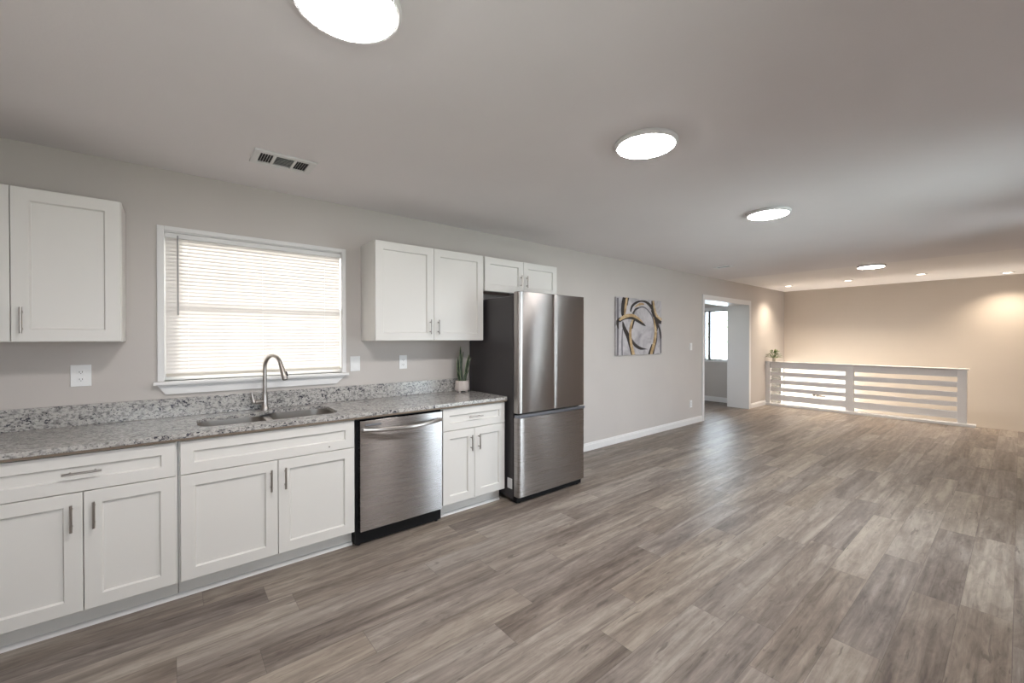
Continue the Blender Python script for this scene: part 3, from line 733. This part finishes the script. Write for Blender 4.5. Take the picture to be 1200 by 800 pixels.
def stroke(P, m):
    """P: (x, y, half width) in painting pixels -> a thin raised paint stroke"""
    lay[0] += 1; yb = -0.0321; yf = -0.0324-0.00028*lay[0]
    Q = spline(P); sc = (AX1-AX0)/433*(1.4 if m == 'umber' else 1.0); pts_ = [(*ap(x, y), w_*sc) for x, y, w_ in Q]
    rings = []
    for i, (x, z, w_) in enumerate(pts_):
        a, b = pts_[max(i-1, 0)], pts_[min(i+1, len(pts_)-1)]
        # widths are measured in the foreshortened picture: keep the band's look by scaling its normal per axis
        tx, tz = b[0]-a[0], b[1]-a[1]; l = math.hypot(tx, tz) or 1; nx, nz = -tz/l, tx/l
        wx, wz = nx*w_, nz*w_*0.62
        cl = lambda X, Z: (min(max(X, AX0+0.001), AX1-0.001), min(max(Z, AZ0+0.001), AZ1-0.001))
        (x0, z0), (x1, z1) = cl(x+wx, z+wz), cl(x-wx, z-wz)
        rings.append([Vector((x0, yb, z0)), Vector((x0, yf, z0)), Vector((x1, yf, z1)), Vector((x1, yb, z1))])
    MB().ring_loft(rings).build('painted_stroke', M[m], t)
stroke([(184, 150, 8), (186, 400, 9), (184, 690, 8)], 'slate')
stroke([(226, 440, 3), (222, 560, 5), (224, 690, 5)], 'slate')
stroke([(190, 440, 2), (182, 380, 9), (200, 350, 8), (225, 330, 3)], 'umber')
stroke([(228, 370, 2), (240, 430, 10), (275, 510, 13), (300, 600, 12), (318, 690, 10)], 'umber')
stroke([(300, 520, 4), (330, 580, 14), (380, 622, 13), (460, 638, 2)], 'slate')
stroke([(300, 530, 2), (335, 590, 8), (390, 628, 8), (440, 636, 1)], 'umber')
stroke([(570, 380, 3), (585, 450, 9), (598, 560, 8), (600, 680, 8)], 'slate')
stroke([(560, 390, 2), (590, 470, 6), (600, 540, 4)], 'umber')
stroke([(556, 480, 3), (550, 560, 4), (525, 640, 6), (515, 690, 6)], 'umber')
stroke([(322, 310, 6), (345, 262, 7), (395, 236, 7), (440, 246, 5), (480, 285, 5), (515, 340, 8), (535, 420, 8)], 'slate')
stroke([(318, 300, 5), (335, 262, 6), (372, 243, 4)], 'umber')
stroke([(300, 280, 6), (318, 228, 10), (360, 195, 10), (400, 182, 6), (450, 192, 8), (500, 245, 13), (535, 320, 15), (556, 400, 10), (552, 470, 4)], 'umber')
stroke([(308, 285, 7), (332, 238, 13), (385, 208, 17), (430, 210, 14), (470, 238, 8), (495, 268, 4)], 'canvas')
stroke([(335, 236, 4), (385, 208, 11), (425, 210, 6)], 'gold')
stroke([(520, 330, 3), (532, 400, 9), (542, 470, 11), (528, 580, 13), (500, 660, 15), (490, 690, 15)], 'gold')
stroke([(505, 590, 2), (488, 640, 4), (474, 690, 6)], 'umber')
stroke([(322, 345, 5), (304, 400, 9), (294, 480, 10), (302, 580, 11), (326, 690, 14)], 'gold')
stroke([(336, 345, 3), (322, 390, 4), (312, 440, 2)], 'umber')
stroke([(246, 145, 13), (234, 220, 13), (228, 300, 9), (238, 330, 3)], 'umber')
stroke([(262, 145, 9), (252, 220, 10), (243, 305, 7)], 'gold')
stroke([(278, 145, 3), (266, 220, 2)], 'umber')
stroke([(505, 178, 4), (510, 250, 5), (545, 350, 13), (572, 372, 13), (600, 385, 10)], 'umber')
stroke([(515, 176, 8), (526, 250, 10), (550, 318, 12), (602, 360, 13)], 'gold')
stroke([(200, 372, 4), (245, 340, 8), (310, 340, 8), (370, 368, 10), (410, 395, 8), (438, 416, 1)], 'umber')
stroke([(196, 360, 7), (240, 327, 15), (300, 314, 13), (350, 333, 12), (392, 366, 6), (415, 390, 1)], 'gold')

# ------------------------------------------------------------------ railing, small plant on its cap
t = thing('stair_railing', 'low white railing of wide horizontal slats guarding the stairwell at the far end', 'railing', (9.94, -1.47, 0))
RX0, RX1 = 9.89, 9.98; RY = -2.930
MB().box(RX0-0.02, RX1+0.02, RY-0.025, -0.001, 0.914, 0.932, 0.004).build('cap', M['rail'], t)
MB().box(RX0+0.012, RX1-0.012, RY+0.10, -0.085, 0.862, 0.9135).build('top_rail', M['rail'], t)
for y0, y1 in ((-0.088, -0.001), (-1.490, -1.372), (RY, RY+0.105)):
    MB().box(RX0, RX1, y0, y1, 0.0455, 0.9138, 0.003).build('post', M['rail'], t)
for (ya, yb_) in ((-1.3715, -0.0885), (RY+0.1055, -1.4905)):
    for z0, z1 in ((0.790, 0.8618), (0.626, 0.712), (0.462, 0.546), (0.308, 0.386), (0.130, 0.232)):
        MB().box(RX0+0.028, RX1-0.028, ya, yb_, z0, z1, 0.002).build('slat', M['rail'], t)
    MB().box(RX0+0.02, RX1-0.02, ya, yb_, 0.110, 0.1298, 0.002).build('bottom_rail', M['rail'], t)
MB().box(RX0-0.03, RX1+0.02, -3.03, -0.001, 0.0, 0.045, 0.004).build('base_plate', M['rail'], t)

t = thing('potted_plant', 'tiny leafy plant in a pale pot on the railing cap', 'plant', (9.94, -0.150, 0.932))
MB().lathe(9.94, -0.150, [(0.030, 0.9325), (0.036, 0.945), (0.043, 1.015), (0.039, 1.017), (0.037, 1.0)], 18).build('pot', M['pot2'], t, smooth=40)
m = MB(); rn = random.Random(3)
for i in range(70):
    a = rn.uniform(0, 2*PI); el = rn.uniform(0.1, 1.35); L = rn.uniform(0.07, 0.15)
    st = Vector((9.94, -0.150, 1.003)); d = Vector((math.cos(a)*math.cos(el), math.sin(a)*math.cos(el), math.sin(el)))
    tp = st + d*L + Vector((0, 0, 0.012)); m.tube([st, st+d*L*0.6, tp], 0.0016, 5)
    sd = d.cross(Vector((0, 0, 1))).normalized(); fw = (d+Vector((0, 0, -0.5))).normalized(); wd = rn.uniform(0.015, 0.024); ln = wd*2.3
    up_ = sd.cross(fw).normalized()*0.003
    pts_ = [tp, tp+fw*ln*0.4+sd*wd, tp+fw*ln, tp+fw*ln*0.4-sd*wd]
    m.ring_loft([[q_+up_*0.3 for q_ in pts_], [q_-up_*0.3 for q_ in pts_]])
m.build('foliage', M['leaf'], t)

# dark lever and bolt seen low through the railing, on the back wall
t = thing('door_lever', 'small dark lever and round bolt seen through the lowest railing gap', 'handle', (10.999, -0.68, 0.16))
m = MB(); m.cyl((10.9995, -0.655, 0.165), (10.975, -0.655, 0.165), 0.026, 16); m.tube([(10.965, -0.655, 0.165), (10.958, -0.70, 0.163), (10.958, -0.80, 0.160)], [0.012, 0.013, 0.011], 10); m.cyl((10.98, -0.655, 0.165), (10.962, -0.655, 0.165), 0.011, 10)
m.build('lever', M['lever'], t, smooth=40)
MB().cyl((10.9995, -0.585, 0.170), (10.982, -0.585, 0.170), 0.024, 16).build('bolt', M['lever'], t, smooth=40)

# ------------------------------------------------------------------ ceiling lamps and vents
def disc_lamp(x, y, label):
    t = thing('ceiling_lamp', label, 'lamp', (x, y, CEIL), 'flush round ceiling lamps')
    MB().lathe(x, y, [(0.150, CEIL-0.0005), (0.166, CEIL-0.002), (0.168, CEIL-0.014), (0.160, CEIL-0.026), (0.151, CEIL-0.0265), (0.150, CEIL-0.010)], 48, False, False).build('frame', M['trim'], t, smooth=40)
    MB().lathe(x, y, [(0.149, CEIL-0.006), (0.149, CEIL-0.026), (0.140, CEIL-0.031), (0.09, CEIL-0.034), (0.02, CEIL-0.035)], 48).build('diffuser', M['lamp'], t, smooth=40)['label'] = 'glowing white diffuser'
    return t
LY = [(0.445, -2.105), (2.03, -2.16), (3.955, -2.10), (8.02, -2.065)]
disc_lamp(*LY[0], 'round white ceiling lamp cut by the top edge of the photo')
disc_lamp(*LY[1], 'round white ceiling lamp second nearest to the camera')
disc_lamp(*LY[2], 'round white ceiling lamp third from the camera')
disc_lamp(*LY[3], 'farthest round ceiling lamp, where the lighter ceiling begins')
def can(x, y, label, gain=1.0):
    t = thing('recessed_light', label, 'lamp', (x, y, CEIL), 'small recessed warm lights over the stairwell end')
    MB().lathe(x, y, [(0.052, CEIL-0.0005), (0.082, CEIL-0.001), (0.080, CEIL-0.007), (0.058, CEIL-0.009), (0.052, CEIL-0.004)], 32, False, False).build('trim_ring', M['trim'], t, smooth=40)
    MB().lathe(x, y, [(0.0515, CEIL-0.0015), (0.0515, CEIL-0.005), (0.02, CEIL-0.006)], 32).build('lens', M['can'], t)
    l = lamp('recessed_bulb', 'SPOT', (0, 0, -0.02), SPOT*10*gain, (1.0, 0.84, 0.66), spot_size=math.radians(125), spot_blend=0.9, shadow_soft_size=0.05)
    l.parent = t; l.rotation_euler = (0, 0, 0)
    return t
can(9.84, -0.44, 'recessed warm light nearest the kitchen wall corner')
can(9.76, -1.43, 'recessed warm light above the left half of the railing')
can(9.73, -2.41, 'recessed warm light above the right end of the railing')
can(10.59, -3.33, 'recessed warm light washing the back wall at the right edge', 0.8)

t = thing('ceiling_vent', 'white three-section louvred ceiling register above the kitchen window', 'vent', (0.545, -0.625, CEIL))
vx0, vx1, vy0, vy1 = 0.378, 0.708, -0.735, -0.515
MB().box(vx0+0.02, vx1-0.02, vy0+0.02, vy1-0.02, CEIL-0.003, CEIL-0.0005).build('backing', M['dark_void'], t)
m = MB(); z0, z1 = CEIL-0.012, CEIL-0.001; fb = 0.036
m.box(vx0, vx1, vy0, vy0+fb, z0, z1, 0.002); m.box(vx0, vx1, vy1-fb, vy1, z0, z1, 0.002); m.box(vx0, vx0+0.035, vy0+fb, vy1-fb, z0, z1, 0.002); m.box(vx1-0.035, vx1, vy0+fb, vy1-fb, z0, z1, 0.002)
for x in (0.487, 0.595): m.box(x-0.007, x+0.007, vy0+fb, vy1-fb, z0, z1)
m.build('frame', M['trim'], t)
m = MB()
for x0 in (0.413, 0.602):
    for i in range(5):
        x = x0+0.010+i*0.0135; m.prism_xz([(x, z0+0.001), (x+0.0045, z1-0.003), (x+0.0056, z1-0.003), (x+0.0012, z0+0.001)], vy0+fb, vy1-fb)
for i in range(7):
    y = vy0+0.045+i*0.019; m.prism_yz([(y, z0+0.001), (y+0.008, z1-0.003), (y+0.0092, z1-0.003), (y+0.0012, z0+0.001)], 0.494, 0.588)
m.build('louvres', M['trim'], t)
t = thing('ceiling_vent', 'small white ceiling register with a dark slot near the far doorway', 'vent', (6.43, -0.64, CEIL))
MB().box(6.39, 6.47, -0.76, -0.54, CEIL-0.003, CEIL-0.0005).build('backing', M['dark_void'], t)
m = MB(); m.box(6.36, 6.50, -0.77, -0.735, z0, z1, 0.002); m.box(6.36, 6.50, -0.545, -0.50, z0, z1, 0.002); m.box(6.36, 6.385, -0.735, -0.545, z0, z1, 0.002); m.box(6.475, 6.50, -0.735, -0.545, z0, z1, 0.002)
m.build('frame', M['trim'], t)

# ------------------------------------------------------------------ tree outside the side room's window
t = thing('garden_tree', 'pale leafy tree outside, seen through the far room window', 'tree', (17.5, 5.2, GZ-0.11))
MB().tube([(17.5, 5.2, GZ-0.11), (17.55, 5.2, 0.5), (17.5, 5.25, 2.6)], [0.16, 0.12, 0.06], 10).build('trunk', M['bark'], t, smooth=50)
m = MB(); rn = random.Random(11)
for i in range(1300):
    while True:
        v = Vector((rn.uniform(-1, 1), rn.uniform(-1, 1), rn.uniform(-1, 1)))
        if 0.25 < v.length < 1: break
    c_ = Vector((17.5+v.x*1.5, 5.2+v.y*2.8, 1.9+v.z*2.2)); a = Vector((rn.uniform(-1, 1), rn.uniform(-1, 1), rn.uniform(-1, 1))).normalized(); b = a.orthogonal().normalized()
    s = rn.uniform(0.07, 0.14); m.quad(c_-a*s, c_+b*s*0.55, c_+a*s, c_-b*s*0.55)
m.build('crown', M['tree_leaf'], t)
